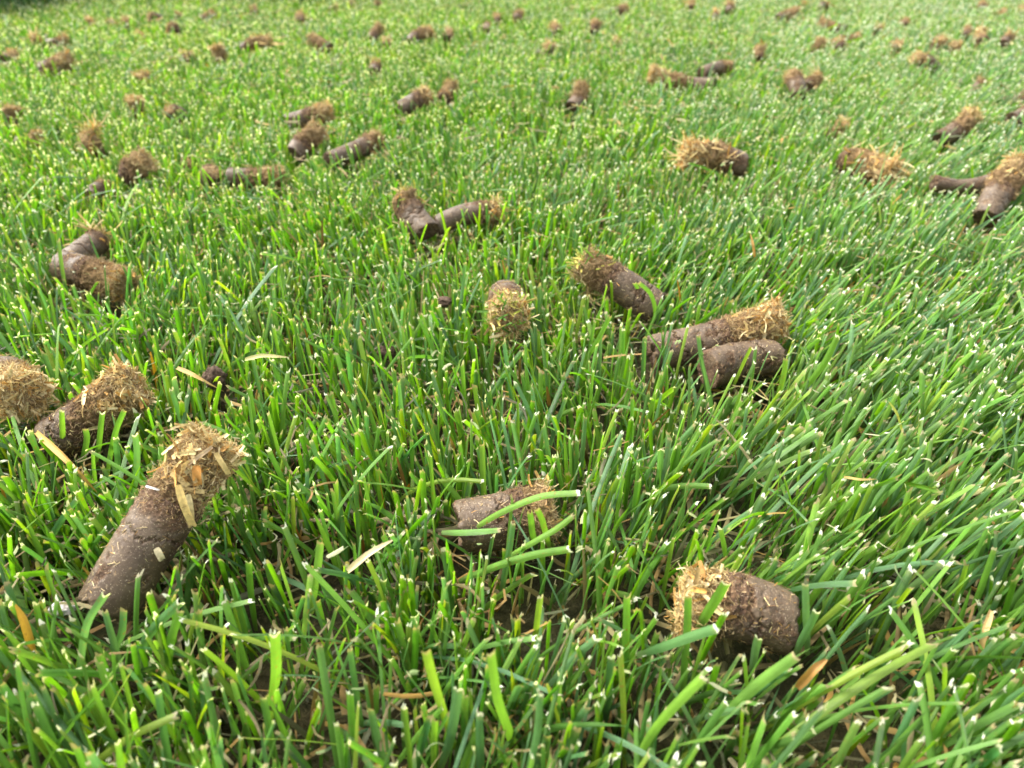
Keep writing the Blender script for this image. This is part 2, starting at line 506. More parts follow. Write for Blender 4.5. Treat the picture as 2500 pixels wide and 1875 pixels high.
 (532,150,11, 526,112,24, 15.5,.90,'s',   'standing orange tan lump leaning left, in front of the rust brown heap'),
 (470,150,11, 450,138,13, 11.0,.95,'sx',  'flat scatter of straw left of the standing orange tan lump'),
 (350,198,11, 344,178,18, 14.5,.95,'sg',  'yellowish straw tuft lump with green in it, right of the largest upper left plug'),
 (330,270,11, 326,240,20, 13.5,.90,'s',   'upright orange tan lump with straw face, above the crumbly brown lumps at left'),
 (432,280,12, 408,268,16, 13.5,.15,'n',   'smooth mauve grey plug sunk in grass, right of the upright orange tan lump'),
 (12,300,12, 34,262,20, 16.0,.70,'f',     'brown plug cut by the left edge, level with the smooth mauve one'),
 (72,336,12, 92,330,14, 10.5,.95,'s',     'small orange straw bit left of the plug crowned with grass stubs'),
]


def frame(ax):
    ax = ax / np.linalg.norm(ax)
    h = np.array([0, 0, 1.0]) if abs(ax[2]) < 0.9 else np.array([1.0, 0, 0])
    s = np.cross(ax, h); s /= np.linalg.norm(s)
    t = np.cross(s, ax)
    return ax, s, t


def fnoise(p, sc, seed=0.0):
    return noise.noise(Vector((p[0] * sc + seed, p[1] * sc - seed, p[2] * sc + 2 * seed)))


STRAW = np.array([[0.64, 0.46, 0.19], [0.54, 0.37, 0.14], [0.74, 0.59, 0.31], [0.50, 0.27, 0.07], [0.60, 0.49, 0.22]])
FIBRE = np.array([[0.27, 0.172, 0.082], [0.19, 0.113, 0.052], [0.35, 0.24, 0.12], [0.15, 0.086, 0.040], [0.42, 0.31, 0.165]])
GREEN = np.array([[0.20, 0.33, 0.04], [0.33, 0.36, 0.05], [0.12, 0.26, 0.04], [0.42, 0.36, 0.08]])


def strands(rg, pts, nrm, ax, n, lo, hi, wlo, whi, pal, lift, curl, rows=5, bright=(0.55, 1.3), each=False):
    """n curling fibres rooted at pts (n,3)"""
    n = len(pts)
    L = rg.uniform(lo, hi, n)
    d = rg.normal(size=(n, 3))
    d -= nrm * (d * nrm).sum(1, keepdims=True)
    d /= np.linalg.norm(d, axis=1, keepdims=True) + 1e-9
    d = d + nrm * rg.uniform(lift[0], lift[1], n)[:, None]
    d /= np.linalg.norm(d, axis=1, keepdims=True)
    cu = rg.normal(size=(n, 3)) * curl
    P = np.zeros((n, rows, 3))
    P[:, 0] = pts
    dd = d.copy()
    D = [d]
    for r in range(1, rows):
        dd = dd + cu / rows + rg.normal(size=(n, 3)) * curl * 0.18
        dd /= np.linalg.norm(dd, axis=1, keepdims=True)
        P[:, r] = P[:, r - 1] + dd * (L / (rows - 1))[:, None]
        D.append(dd)
    D = np.stack(D, 1)
    up = rg.normal(size=(n, 1, 3)) + nrm[:, None, :]
    S = np.cross(D, up); S /= np.linalg.norm(S, axis=2, keepdims=True) + 1e-9
    N = np.cross(S, D)
    w = rg.uniform(wlo, whi, n)[:, None] * np.interp(np.linspace(0, 1, rows), [0, .5, 1], [0.95, 1.0, 0.75])[None, :]
    ti = np.ones((n, 4)); ti[:, :3] = (pal if each else pal[rg.integers(0, len(pal), n)]) * rg.uniform(bright[0], bright[1], n)[:, None]
    ti[:, 3] = rg.random(n)
    t = np.broadcast_to(np.linspace(0, 1, rows), (n, rows))
    return strips(P, S, N, w, ti, [-1, 0, 1], np.full((n, rows), 50.0), t, None, 0.35)


CAPS = []   # (a, b, r) of every plug, for parting the grass


def build_plug(i, spec):
    x0, y0, z0, x1, y1, z1, D, fr, look, label = spec
    rg = np.random.default_rng(100 + i)
    lift = float(np.interp((y0 + y1) / 2, [0, 150, 500, 900, 1500], [8.5, 8, 6, 3, 0]))
    z0 += lift; z1 += lift
    a = at(x0, y0, z0 * 1e-3); b = at(x1, y1, z1 * 1e-3)
    R = D * 0.465e-3
    hero = 'H' in look
    dist = a[1]
    if not hero:                      # far lumps: give them a real length along the view, sunk into the grass
        L0 = np.linalg.norm(b - a)
        if L0 < 2.4 * R:
            dirv = (b - a) / (L0 + 1e-9) * 0.9 + np.array([0.25 * rg.normal(), -0.55, 0.55])
            dirv /= np.linalg.norm(dirv)
            a = b - dirv * 2.5 * R
            a[2] = max(a[2], 0.008)
    L = np.linalg.norm(b - a)
    ax, s, t = frame(b - a)
    base = np.array([(a[0] + b[0]) / 2, (a[1] + b[1]) / 2, max(0.0, min(a[2], b[2]) - R)])
    root = bpy.data.objects.new('soil_plug', None)
    root.empty_display_size = 0.01
    COL.objects.link(root)
    root.location = base
    tag(root, label, 'soil plug', 'soil plugs pulled from the lawn and left on the grass')
    CAPS.append((a, b, R * 1.02))
    seed = 3.1 * i + 0.7
    res = 3 if hero else (2 if dist < 0.75 else 1)
    nt_ = {3: 132, 2: 44, 1: 22}[res]
    bend = rg.normal(size=2) * (0.05 if hero else 0.16) * R * 2
    if not hero:
        R *= rg.uniform(0.86, 1.06)
    fs = 1.0 - fr
    sl, tl = fs * L, fr * L
    cracks = [(rg.uniform(0.25, 0.95) * sl, rg.uniform(.6, 1.4), rg.uniform(0, 6.28)) for _ in range(3 if 'k' in look else 1)]
    if i == 0:
        cracks = [(0.43 * L, 0.9, 2.0), (0.52 * L, 0.45, 4.0)]
    if i == 7:
        cracks = [(0.20 * L, 1.4, 1.0), (0.36 * L, 1.8, 3.0), (0.47 * L, 1.5, 5.0)]

    def centre(z):
        q = z / L
        k = 4 * q * (1 - q)
        return a + ax * z + (s * bend[0] + t * bend[1]) * k

    # ---- soil body
    def tube(zs, rad_f, wear_f):
        V, Wr = [], []
        th = np.linspace(0, 2 * math.pi, nt_, endpoint=False)
        for zi, (z, sh) in enumerate(zs):
            for q in th:
                rad, dz = rad_f(z, q, sh)
                p = centre(z + dz) + (s * math.cos(q) + t * math.sin(q)) * rad
                V.append(p - base); Wr.append(wear_f(z, q))
        nr = len(zs)
        c0 = len(V); V.append(centre(zs[0][0]) - base + ax * 0.0004); Wr.append(1.0)
        c1 = len(V); V.append(centre(zs[-1][0]) - base - ax * 0.0004); Wr.append(1.0)
        ii = np.arange(nr - 1)[:, None] * nt_; jj = np.arange(nt_)[None, :]
        A = ii + jj; B = ii + (jj + 1) % nt_
        quads = np.stack([A, B, B + nt_, A + nt_], -1).reshape(-1, 4)
        j = np.arange(nt_); jn = (j + 1) % nt_
        tris = np.concatenate([np.stack([np.full(nt_, c0), jn, j], -1),
                               np.stack([np.full(nt_, c1), j + (nr - 1) * nt_, jn + (nr - 1) * nt_], -1)])
        return np.array(V), quads, tris, np.array(Wr)

    top_extra = 0.10 * R if 'n' in look or 'b' in look else 0.35 * R
    z_end = min(sl + top_extra, L)
    m = {3: 130, 2: 34, 1: 12}[res]
    zs = [(0.05 * R, 0.25), (0.02 * R, 0.62), (0.0, 0.90), (0.015 * R, 0.965), (0.05 * R, 0.99), (0.09 * R, 0.999)] + [(z, 1.0) for z in np.linspace(0.14 * R, z_end - .12 * R, m)]
    zs += [(z_end - .05 * R, 0.99), (z_end - .015 * R, 0.965), (z_end, 0.90), (z_end, 0.6), (z_end - .02 * R, 0.3)]
    taper = rg.uniform(0.0, 0.08)
    border = fs * L

    def crack(z, q):
        c = 0.0
        for (cz, dep, ph) in cracks:
            wob = 0.16 * R * math.sin(q * 2 + ph) + 0.35 * R * fnoise((R * math.cos(q), R * math.sin(q), cz), 260, seed + ph) + 0.14 * R * fnoise((R * math.cos(q), R * math.sin(q), cz), 1100, seed)
            g = math.exp(-((z - cz - wob) / (0.030 * R + 0.02 * R * dep)) ** 2)
            c += dep * g * (0.55 + 0.45 * math.sin(q + ph))
        return c

    def rad_soil(z, q, sh):
        p = (z * math.cos(q), R * math.sin(q) + z, R * math.cos(q) - z * 0.3)
        p = (R * math.cos(q), R * math.sin(q), z)
        k = 1.0 - taper * (1 - z / L)
        k += 0.014 * fnoise(p, 90, seed)
        w = wear(z, q)
        k += (0.004 + 0.085 * w) * fnoise(p, 420, seed) + (0.004 + 0.055 * w) * fnoise(p, 1100, seed)
        if res == 3:
            k += (0.003 + 0.035 * w) * fnoise(p, 2600, seed + 1)
        k -= 0.11 * crack(z, q)
        if sh < 1.0:
            k += 0.05 * fnoise(p, 500, seed + 5)
        e = max(0.0, 1 - z / (0.7 * R))
        return R * k * sh * (1 - 0.05 * e * e), e * (0.14 * R * fnoise(p, 200, seed + 9) + 0.12 * R * fnoise(p, 700, seed + 8))

    def wear(z, q):
        p = (R * math.cos(q), R * math.sin(q), z)
        bw = max(0.0, min(1.0, (z - border + 0.55 * R + 0.9 * R * fnoise(p, 150, seed + 2)) / (0.9 * R)))
        e = max(0.0, 1 - z / (0.10 * R)) * 0.5
        patch = max(0.0, min(1.0, (fnoise(p, 130, seed + 4) + 0.4 * fnoise(p, 500, seed + 6) - 0.12) * 3.0))
        return min(1.0, bw + e + patch * 0.6 + 0.8 * min(1, crack(z, q)))

    V, Q, T3, Wr = tube(zs, rad_soil, wear)
    me = make_mesh('soil_body', V, Q, [M_SOIL], True, T3, {'wear': ('FLOAT', Wr)})
    link('soil_body', me, root)

    def on_surface(n, zlo, zhi, push=1.0, ends=0.3):
        """points and normals on the side and on the thatch end face"""
        z = rg.uniform(zlo, zhi, n); q = rg.uniform(0, 6.283, n)
        rr = np.array([centre(v) for v in z])
        nr = np.cos(q)[:, None] * s + np.sin(q)[:, None] * t
        P = rr + nr * (R * push)
        N = nr.copy()
        e = rg.random(n) < ends
        ne = e.sum()
        rad = np.sqrt(rg.random(ne)) * R * 0.95
        P[e] = centre(L) + nr[e] * rad[:, None] + ax * rg.uniform(-0.1, 0.12, ne)[:, None] * R
        N[e] = ax
        return P, N

    if fr > 0.08:
        # ---- thatch: matted root and straw end
        m2 = {3: 46, 2: 20, 1: 11}[res]
        zt0 = max(border - 0.15 * R, 0.1 * R)
        zs2 = [(zt0, 0.6)] + [(z, 1.0) for z in np.linspace(zt0 + 0.05 * R, L - 0.25 * R, m2)] + [(L - 0.14 * R, 0.95), (L - 0.03 * R, 0.82), (L + 0.04 * R, 0.6), (L + 0.06 * R, 0.3)]
        amp = 0.20 if hero else 0.36
        lean = rg.normal() * 0.1

        def rad_th(z, q, sh):
            p = (R * math.cos(q), R * math.sin(q), z)
            k = 0.90 + amp * fnoise(p, 170, seed + 11) + amp * 0.9 * fnoise(p, 400, seed + 12) + 0.12 * fnoise(p, 1000, seed + 13)
            k -= 0.12 * max(0.0, (z - border) / tl - 0.3)
            f = (z - border + 0.7 * R * fnoise(p, 160, seed + 2)) / (0.5 * R)
            k *= 0.90 + 0.10 * max(0, min(1, f))
            if i == 0:
                k *= 1 - 0.06 * max(0, (z - border) / tl)
            return R * k * sh, (0.22 * R * fnoise(p, 220, seed + 14) + (0.2 * R * fnoise(p, 600, seed + 15) if sh < 1 else 0)) * (0 if z < border + 0.3 * R else 1)

        def wear_th(z, q):
            return max(0.0, min(1.0, (z - border) / (tl + 1e-6)))
        V, Q, T3, Wr = tube(zs2, rad_th, wear_th)
        # fibres
        k = {3: 1.0, 2: 0.32, 1: 0.10}[res]
        area = (tl / 0.025)
        parts = []
        nf = int(3600 * k * area) + 30
        P, N = on_surface(nf, border - 0.25 * R, L, 0.95, 0.30)
        w0 = {3: (.00008, .00020), 2: (.00018, .0004), 1: (.0004, .0009)}[res]
        straw = 's' in look
        prog = np.clip(((P - a) @ ax - border) / (tl + 1e-6), 0, 1)
        mixp = np.clip(prog * (1.25 if straw else 0.75) - (0.15 if straw else 0.1) + (0.35 if 'y' in look else 0) + rg.normal(size=nf) * 0.18, 0, 1)
        pal = FIBRE[rg.integers(0, len(FIBRE), nf)] * (1 - mixp[:, None]) + STRAW[rg.integers(0, len(STRAW), nf)] * mixp[:, None]
        parts.append(strands(rg, P, N, ax, 0, .0012, (.0044 if hero else .0055), w0[0], w0[1], pal, (-0.2, 0.14) if hero else (-0.25, 0.06), 2.6 if hero else 2.0, 7 if hero else 5, each=True))
        # chopped straw slivers
        ns = int((230 if straw else 60) * (1.0 if res == 3 else 0.5 if res == 2 else 0.22) * area) + 4
        P, N = on_surface(ns, border + 0.3 * tl, L, 0.98, 0.5)
        w1 = {3: (.0005, .0016), 2: (.0006, .0013), 1: (.0009, .002)}[res]
        parts.append(strands(rg, P, N, ax, 0, .002, .0068, w1[0], w1[1], STRAW if straw else np.concatenate([STRAW[3:], FIBRE[2:3]]), (-0.2, 0.12) if hero else (-0.15, 0.25), 0.5, 5, (0.55, 1.15)))
        v2, q2, l2, t2 = merge(parts)
        v2 = v2 - base
        nv = len(V)
        allV = np.concatenate([V, v2]); allQ = np.concatenate([Q, q2 + nv])
        mi = np.concatenate([np.zeros(len(Q)), np.ones(len(q2)), np.zeros(len(T3))])
        tint = np.concatenate([np.ones((nv, 4)) * 0.3, t2])
        wr = np.concatenate([Wr, np.ones(len(v2))])
        me = make_mesh('thatch_end', allV, allQ, [M_THATCH, M_FIBRE], True, T3,
                       {'wear': ('FLOAT', wr), 'tint': ('FLOAT_COLOR', tint)}, mi)
        link('thatch_end', me, root)
    if res == 3:      # root hairs and pale slivers pressed into the soil skin
        P, N = on_surface(150, 0.2 * R, border, 1.0, 0.0)
        v, q, l, tt = strands(rg, P, N, ax, 0, .0006, .003, .0001, .0003, np.concatenate([STRAW, FIBRE]), (-0.1, 0.12), 0.6, 4, (0.7, 1.3))
        link('root_hairs', make_mesh('root_hairs', v - base, q, [M_FIBRE], True, None, {'tint': ('FLOAT_COLOR', tt)}), root)
    if 'x' in look:
        n = 34 if res == 3 else (70 if 'xf' in look or 'sx' in look else 26) if res == 2 else 12
        P, N = on_surface(n, border, L, 0.9, 0.5)
        N = N + np.array([0, 0, 0.6]); N /= np.linalg.norm(N, axis=1, keepdims=True)
        v, q, l, tt = strands(rg, P, N, ax, 0, .006, .017, .0005 * (1 if res > 1 else 1.7), .0012 * (1 if res > 1 else 1.5), STRAW, (0.1, 1.1), 0.35, 6, (0.7, 1.25))
        link('loose_straw', make_mesh('loose_straw', v - base, q, [M_FIBRE], True, None, {'tint': ('FLOAT_COLOR', tt)}), root)
    if 'g' in look:
        n = {3: 80, 2: 34, 1: 12}[res]
        P, N = on_surface(n, L - 1.2 * R, L, 0.9, 0.65)
        N = N * 0.6 + np.array([0, 0, 0.5]); N /= np.linalg.norm(N, axis=1, keepdims=True)
        v, q, l, tt = strands(rg, P, N, ax, 0, .003, .0080, .0005, .0012, GREEN, (0.1, 1.2), 0.3, 5, (0.7, 1.2))
        link('grass_stubs', make_mesh('grass_stubs', v - base, q, [M_FIBRE], True, None, {'tint': ('FLOAT_COLOR', tt)}), root)
    if 'w' in look:
        p = (b + a) / 2 + np.array([0.002, 0, R * 0.92])
        o = lump('white_fleck', p, (0.0042, 0.003, 0.0018), M_PEBBLE, 5, 2, root, base)
    if i == 0:        # the two long slivers on the largest plug
        for (px, py, qx, qy, w, colr) in ((1208 / 2.765 + 100, 620 / 2.765 + 980, 0, 0, 0, 0),):
            pass
        vd = np.array([0, 0, HC]) - (a + b) / 2; vd /= np.linalg.norm(vd)
        side = vd - ax * (vd @ ax); side /= np.linalg.norm(side)
        tang = -np.cross(side, ax)
        pcs = []
        for (zz, ang, ln, an2, w, c) in ((0.73 * L, -0.15, .0125, -0.75, .0022, (0.66, 0.48, 0.17)), (0.71 * L, 0.25, .0085, -0.85, .0016, (0.74, 0.60, 0.30)),
                                          (0.86 * L, -0.05, .0060, -0.95, .0024, (0.52, 0.25, 0.06)), (0.96 * L, 0.2, .0075, -0.5, .0016, (0.68, 0.50, 0.2)),
                                          (0.66 * L, -0.55, .0050, 3.4, .0006, (0.75, 0.70, 0.62)), (0.40 * L, 0.35, .0045, -0.6, .0019, (0.70, 0.58, 0.34)),
                                          (0.98 * L, 0.0, .0125, -1.95, .0012, (0.50, 0.36, 0.2))):
            nr = side * math.cos(ang) + tang * math.sin(ang)
            tn = -side * math.sin(ang) + tang * math.cos(ang)
            p0 = centre(zz) + nr * R * 1.03
            dr = ax * math.sin(an2) + tn * math.cos(an2)
            rows = 7
            P = np.array([[p0 + dr * ln * q + nr * (0.0009 * math.sin(q * 3.1) - 0.25 * (q * ln) ** 2 / R) for q in np.linspace(0, 1, rows)]])
            S = np.broadcast_to(np.cross(dr, nr), P.shape).copy()
            N = np.broadcast_to(nr, P.shape).copy()
            W = (np.interp(np.linspace(0, 1, rows), [0, .1, .8, 1], [.8, 1, .95, .9]) * w)[None]
            ti = np.array([[c[0], c[1], c[2], 0.5]])
            jag = rg.uniform(-.0006, .0006, (1, 5))
            pcs.append(strips(P, S, N, W, ti, [-1, -.5, 0, .5, 1], np.full((1, rows), 50.), np.linspace(0, 1, rows)[None], jag, 0.3))
        v, q, l, tt = merge(pcs)
        link('straw_slivers', make_mesh('straw_slivers', v - base, q, [M_FIBRE], True, None, {'tint': ('FLOAT_COLOR', tt)}), root)
    return root


def lump(name, p, size, mat, seed, sub=3, parent=None, base=None):
    import bmesh
    bm = bmesh.new()
    bmesh.ops.create_icosphere(bm, subdivisions=sub, radius=1.0)
    for v in bm.verts:
        c = v.co
        k = 1 + 0.28 * noise.noise(c * 1.6 + Vector((seed, 0, 0))) + 0.22 * noise.noise(c * 4 + Vector((seed, 3, 0))) + 0.12 * noise.noise(c * 9 + Vector((0, seed, 0)))
        v.co = Vector((c.x * size[0], c.y * size[1], c.z * size[2])) * k
        if parent is not None:
            v.co += Vector(p - base)
    me = bpy.data.meshes.new(name)
    bm.to_mesh(me); bm.free()
    for f in me.polygons:
        f.use_smooth = True
    me.materials.append(mat)
    o = link(name, me, parent)
    if parent is None:
        o.location = p
    return o


# ------------------------------------------------------------------ ground
def ground():
    n = 240
    g = np.linspace(-1, 1, n)
    xs = np.sinh(g * 6.2) / math.sinh(6.2) * 30
    ys = np.sinh(g * 6.2) / math.sinh(6.2) * 30 + 0.35
    X, Y = np.meshgrid(xs, ys)
    Z = np.zeros_like(X)
    for i in range(n):
        for j in range(n):
            if abs(X[i, j]) < 3 and abs(Y[i, j]) < 4:
                Z[i, j] = 0.004 * noise.noise(Vector((X[i, j] * 14, Y[i, j] * 14, 0))) + 0.003 * noise.noise(Vector((X[i, j] * 60, Y[i, j] * 60, 3)))
    V = np.stack([X, Y, Z - 0.003], -1).reshape(-1, 3)
    a = (np.arange(n - 1)[:, None] * n + np.arange(n - 1)[None, :])
    Q = np.stack([a, a + 1, a + n + 1, a + n], -1).reshape(-1, 4)
    o = link('ground', make_mesh('ground', V, Q, [M_GROUND]))
    o['kind'] = 'structure'


ground()
for i, sp in enumerate(PLUGS):
    build_plug(i, sp)


# ------------------------------------------------------------------ grass
GPAL = np.array([   # linear base colours, r g b
    [0.125, 0.300, 0.012], [0.098, 0.255, 0.012], [0.185, 0.370, 0.014], [0.075, 0.200, 0.018],
    [0.080, 0.210, 0.062], [0.105, 0.240, 0.088], [0.270, 0.410, 0.016], [0.060, 0.155, 0.012],
    [0.160, 0.325, 0.036]])
GW = np.array([.20, .16, .15, .11, .11, .09, .06, .06, .06])
DPAL = np.array([[0.32, 0.20, 0.07], [0.34, 0.15, 0.03], [0.20, 0.10, 0.035], [0.40, 0.29, 0.13], [0.12, 0.065, 0.03], [0.44, 0.20, 0.025]])


def half_w(y):
    return 0.21 + 0.70 * y


def sample_bases(ylo, yhi, per_m2, cluster):
    A = (half_w(ylo) + half_w(yhi)) * (yhi - ylo)
    n = int(A * per_m2)
    nc = max(1, n // cluster)
    hm = half_w(yhi)
    out_ = []
    cnt = 0
    while cnt < nc:
        y = rng.uniform(ylo, yhi, nc)
        x = rng.uniform(-hm, hm, nc)
        k = np.abs(x) < half_w(y)
        out_.append(np.stack([x[k], y[k]], 1)); cnt += k.sum()
    C = np.concatenate(out_)[:nc]
    C = np.repeat(C, cluster, 0)
    B = C + rng.normal(size=C.shape) * 0.0048
    pt = np.sin(B[:, 0] * 31 + 2 * np.sin(B[:, 1] * 19)) * np.sin(B[:, 1] * 37 + 2 * np.sin(B[:, 0] * 23 + 1)) + 0.6 * np.sin(B[:, 0] * 83 + B[:, 1] * 47) * np.sin(B[:, 1] * 91 - B[:, 0] * 39)
    kp = rng.random(len(B)) > np.clip(0.18 + pt * 0.30, 0.0, 0.55)
    B, C = B[kp], C[kp]
    return B, C


def make_blades(B, C, hmean, hsd, rows, cols, wmul=1.0, lean_sd=0.27, wlo=.0009, whi=.0021, pal=GPAL, pw=GW, cut=True, lowfrac=.36, push=True):
    n = len(B)
    # height: most are mown to one level, some are shorter
    H = hmean + rng.normal(size=n) * hsd
    low = rng.random(n) < lowfrac
    H[low] *= rng.uniform(0.35, 0.88, low.sum())
    tall = rng.random(n) < 0.05
    H[tall] *= rng.uniform(1.05, 1.22, tall.sum())
    # lean: out of the tuft, random, and the comb of the mower at the right
    o = B - C
    az = np.arctan2(o[:, 1], o[:, 0]) + rng.normal(size=n) * 0.8
    tilt = np.abs(rng.normal(size=n)) * lean_sd + 0.04
    flop = rng.random(n) < 0.07
    tilt[flop] += rng.uniform(0.35, 0.85, flop.sum())
    vx = np.tan(np.clip(tilt, 0, 1.15)) * np.cos(az)
    vy = np.tan(np.clip(tilt, 0, 1.15)) * np.sin(az)
    px = B[:, 0] / (B[:, 1] + 0.10)
    comb = np.clip((px - 0.02) / 0.42, 0, 1)
    comb = comb * comb * (3 - 2 * comb)
    vx += comb * (0.38 + 0.18 * rng.normal(size=n))
    vy += comb * 0.10
    vx += 0.10 * np.sin(B[:, 0] * 23 + 1.3 * np.sin(B[:, 1] * 17)) ; vy += 0.10 * np.sin(B[:, 1] * 29 + B[:, 0] * 11)
    az = np.arctan2(vy, vx); tilt = np.arctan(np.hypot(vx, vy))
    tilt = np.clip(tilt, 0, 1.25)
    th0 = tilt * rng.uniform(0.4, 0.9, n)
    th1 = tilt * rng.uniform(1.0, 1.5, n)
    return assemble(B, H, az, th0, th1, rows, cols, wmul, wlo, whi, pal, pw, cut, push)


def assemble(B, H, az, th0, th1, rows, cols, wmul, wlo, whi, pal, pw, cut, push):
    n = len(B)
    q = np.linspace(0, 1, rows)
    if cut:
        q = np.concatenate([np.linspace(0, 0.962, rows - 1), [1.0]])
    th = th0[:, None] + (th1 - th0)[:, None] * q[None]
    thm = 0.5 * (th[:, 1:] + th[:, :-1])
    dq = np.diff(q)[None]
    zc = np.concatenate([np.zeros((n, 1)), np.cumsum(np.cos(thm) * dq, 1)], 1)
    hc = np.concatenate([np.zeros((n, 1)), np.cumsum(np.sin(thm) * dq, 1)], 1)
    L = H / np.maximum(zc[:, -1], 0.35)
    L = np.minimum(L, H * 1.9 + 0.004)
    P = np.zeros((n, rows, 3))
    P[:, :, 0] = B[:, :1] + hc * L[:, None] * np.cos(az)[:, None]
    P[:, :, 1] = B[:, 1:] + hc * L[:, None] * np.sin(az)[:, None]
    P[:, :, 2] = zc * L[:, None] - 0.001
    keep = np.ones(n, bool)
    if push:
        keep = clear_of_plugs(P)
    tw = rng.normal(size=n) * 0.55 + rng.normal(size=n)[:, None].T[0] * 0.0
    tw2 = rng.normal(size=n) * 0.5
    T = np.stack([np.sin(th) * np.cos(az)[:, None], np.sin(th) * np.sin(az)[:, None], np.cos(th)], -1)
    S0 = np.stack([-np.sin(az), np.cos(az), np.zeros(n)], -1)[:, None, :] + np.zeros_like(T)
    N0 = np.cross(S0, T)
    ang = tw[:, None] + tw2[:, None] * q[None]
    S = S0 * np.cos(ang)[..., None] + N0 * np.sin(ang)[..., None]
    N = np.cross(S, T)
    w = rng.uniform(wlo, whi, n) * wmul
    if cut:
        prof = np.interp(q, [0, .25, .7, 1], [.62, .95, 1.0, .92])
        W = w[:, None] * prof[None]
        flare = rng.uniform(0.8, 1.2, n)
        W[:, -1] *= flare
        pointed = rng.random(n) < 0.14
        W[pointed] = w[pointed][:, None] * np.interp(q, [0, .3, .6, .85, 1], [.6, .95, .85, .5, .05])[None]
    else:
        W = w[:, None] * np.interp(q, [0, .3, .7, 1], [.7, 1, .8, .35])[None]
        pointed = np.zeros(n, bool)
    ti = np.ones((n, 4))
    idx = rng.choice(len(pal), n, p=pw)
    ti[:, :3] = pal[idx] * rng.uniform(0.68, 1.25, n)[:, None] * rng.uniform(0.90, 1.10, (n, 3))
    if cut:      # short leaves: older, duller olive, also tinted darker as shade low in the turf
        old_shade = np.clip((0.80 - H / np.median(H)) * 2.5, 0, 1)[:, None]
        ti[:, :3] = ti[:, :3] * (1 - 0.55 * old_shade) + np.array([0.060, 0.105, 0.020]) * 0.55 * old_shade
    ti[:, 3] = rng.random(n)
    if cut:
        P[:, -1] += N[:, -1] * (rng.normal(size=n) * 0.0003)[:, None]
    tipd = (L[:, None] * (1 - q)[None]) * 1000.0
    tipd *= (1.0 if rows > 7 else 0.85 if rows > 5 else 0.66)
    tipd[pointed] = 40
    jag = rng.uniform(-0.0009, 0.0008, (n, len(cols))) + (rng.uniform(-0.0012, 0.0012, n)[:, None] * np.asarray(cols)[None])
    jag[pointed] = 0
    fold = 0.24
    k = keep
    return strips(P[k], S[k], N[k], W[k], ti[k], cols, tipd[k], np.broadcast_to(q, (n, rows))[k], jag[k] if cut else None, fold)


def clear_of_plugs(P):
    n = len(P)
    keep = np.ones(n, bool)
    bx, by = P[:, 0, 0], P[:, 0, 1]
    campos = np.array([0, 0, HC])
    for (a, b, r) in CAPS:
        m = (a + b) / 2
        rad = np.linalg.norm(b - a) / 2 + 0.055
        near = np.where(keep & ((bx - m[0]) ** 2 + (by - m[1]) ** 2 < rad * rad))[0]
        if not len(near):
            continue
        Q = P[near]
        ab = b - a
        t = np.clip(((Q - a) @ ab) / (ab @ ab), 0, 1)
        d = np.linalg.norm(Q - (a + t[..., None] * ab), axis=2)
        hit = (d < r + 0.0006).any(1)
        # grass in front of a plug has been pressed down by it: most tall blades there are gone
        tip = Q[:, -1]
        v = tip - campos
        # closest approach of the sight line beyond the tip to the plug
        vn = v / np.linalg.norm(v, axis=1, keepdims=True)
        front = np.zeros(len(near), bool)
        for s_ in (0.0, 0.006, 0.012, 0.02, 0.03, 0.042):
            pt = tip + vn * s_
            tt = np.clip(((pt - a) @ ab) / (ab @ ab), 0, 1)
            dd = np.linalg.norm(pt - (a + tt[:, None] * ab), axis=1)
            front |= dd < r * 0.92
        front &= rng.random(len(near)) < (0.80 if m[1] < 0.6 else 0.84)
        bad = hit | front
        keep[near[bad]] = False
    return keep


def lying(B, zlo, zhi, llo, lhi, wlo, whi, pal, rows=4):
    n = len(B)
    az = rng.uniform(0, 6.283, n)
    el = rng.normal(size=n) * 0.22
    L = rng.uniform(llo, lhi, n)
    q = np.linspace(0, 1, rows)
    D = np.stack([np.cos(az) * np.cos(el), np.sin(az) * np.cos(el), np.sin(el)], -1)
    side = np.stack([-np.sin(az), np.cos(az), rng.normal(size=n) * 0.4], -1)
    side /= np.linalg.norm(side, axis=1, keepdims=True)
    P0 = np.stack([B[:, 0], B[:, 1], rng.uniform(zlo, zhi, n)], -1)
    bend = rng.normal(size=n) * 0.45
    P = P0[:, None] + D[:, None] * (L[:, None] * (q - .5)[None])[..., None] + (side * (bend * L)[:, None])[:, None] * ((q * (1 - q)))[None, :, None]
    P[:, :, 2] = np.maximum(P[:, :, 2], 0.0005)
    keep = np.ones(n, bool)
    for (a, b, r) in CAPS:
        m = (a + b) / 2
        near = np.where((np.abs(P[:, 0, 0] - m[0]) < .06) & (np.abs(P[:, 0, 1] - m[1]) < .06))[0]
        if len(near):
            ab = b - a
            t = np.clip(((P[near] - a) @ ab) / (ab @ ab), 0, 1)
            d = np.linalg.norm(P[near] - (a + t[..., None] * ab), axis=2)
            keep[near[(d < r + 0.0004).any(1)]] = False
    S = side[:, None] + np.zeros_like(P)
    N = np.cross(S, D[:, None] + np.zeros_like(P))
    W = rng.uniform(wlo, whi, n)[:, None] * np.interp(q, [0, .3, .8, 1], [.85, 1, .95, .8])[None]
    ti = np.ones((n, 4)); ti[:, :3] = pal[rng.integers(0, len(pal), n)] * rng.uniform(.6, 1.2, n)[:, None]; ti[:, 3] = rng.random(n)
    k = keep
    return strips(P[k], S[k], N[k], W[k], ti[k], [-1, 0, 1], np.full((n, rows), 50.)[k], np.broadcast_to(q * 0 + .5, (n, rows))[k], rng.uniform(-.0009, .0009, (n, 3))[k], .3)


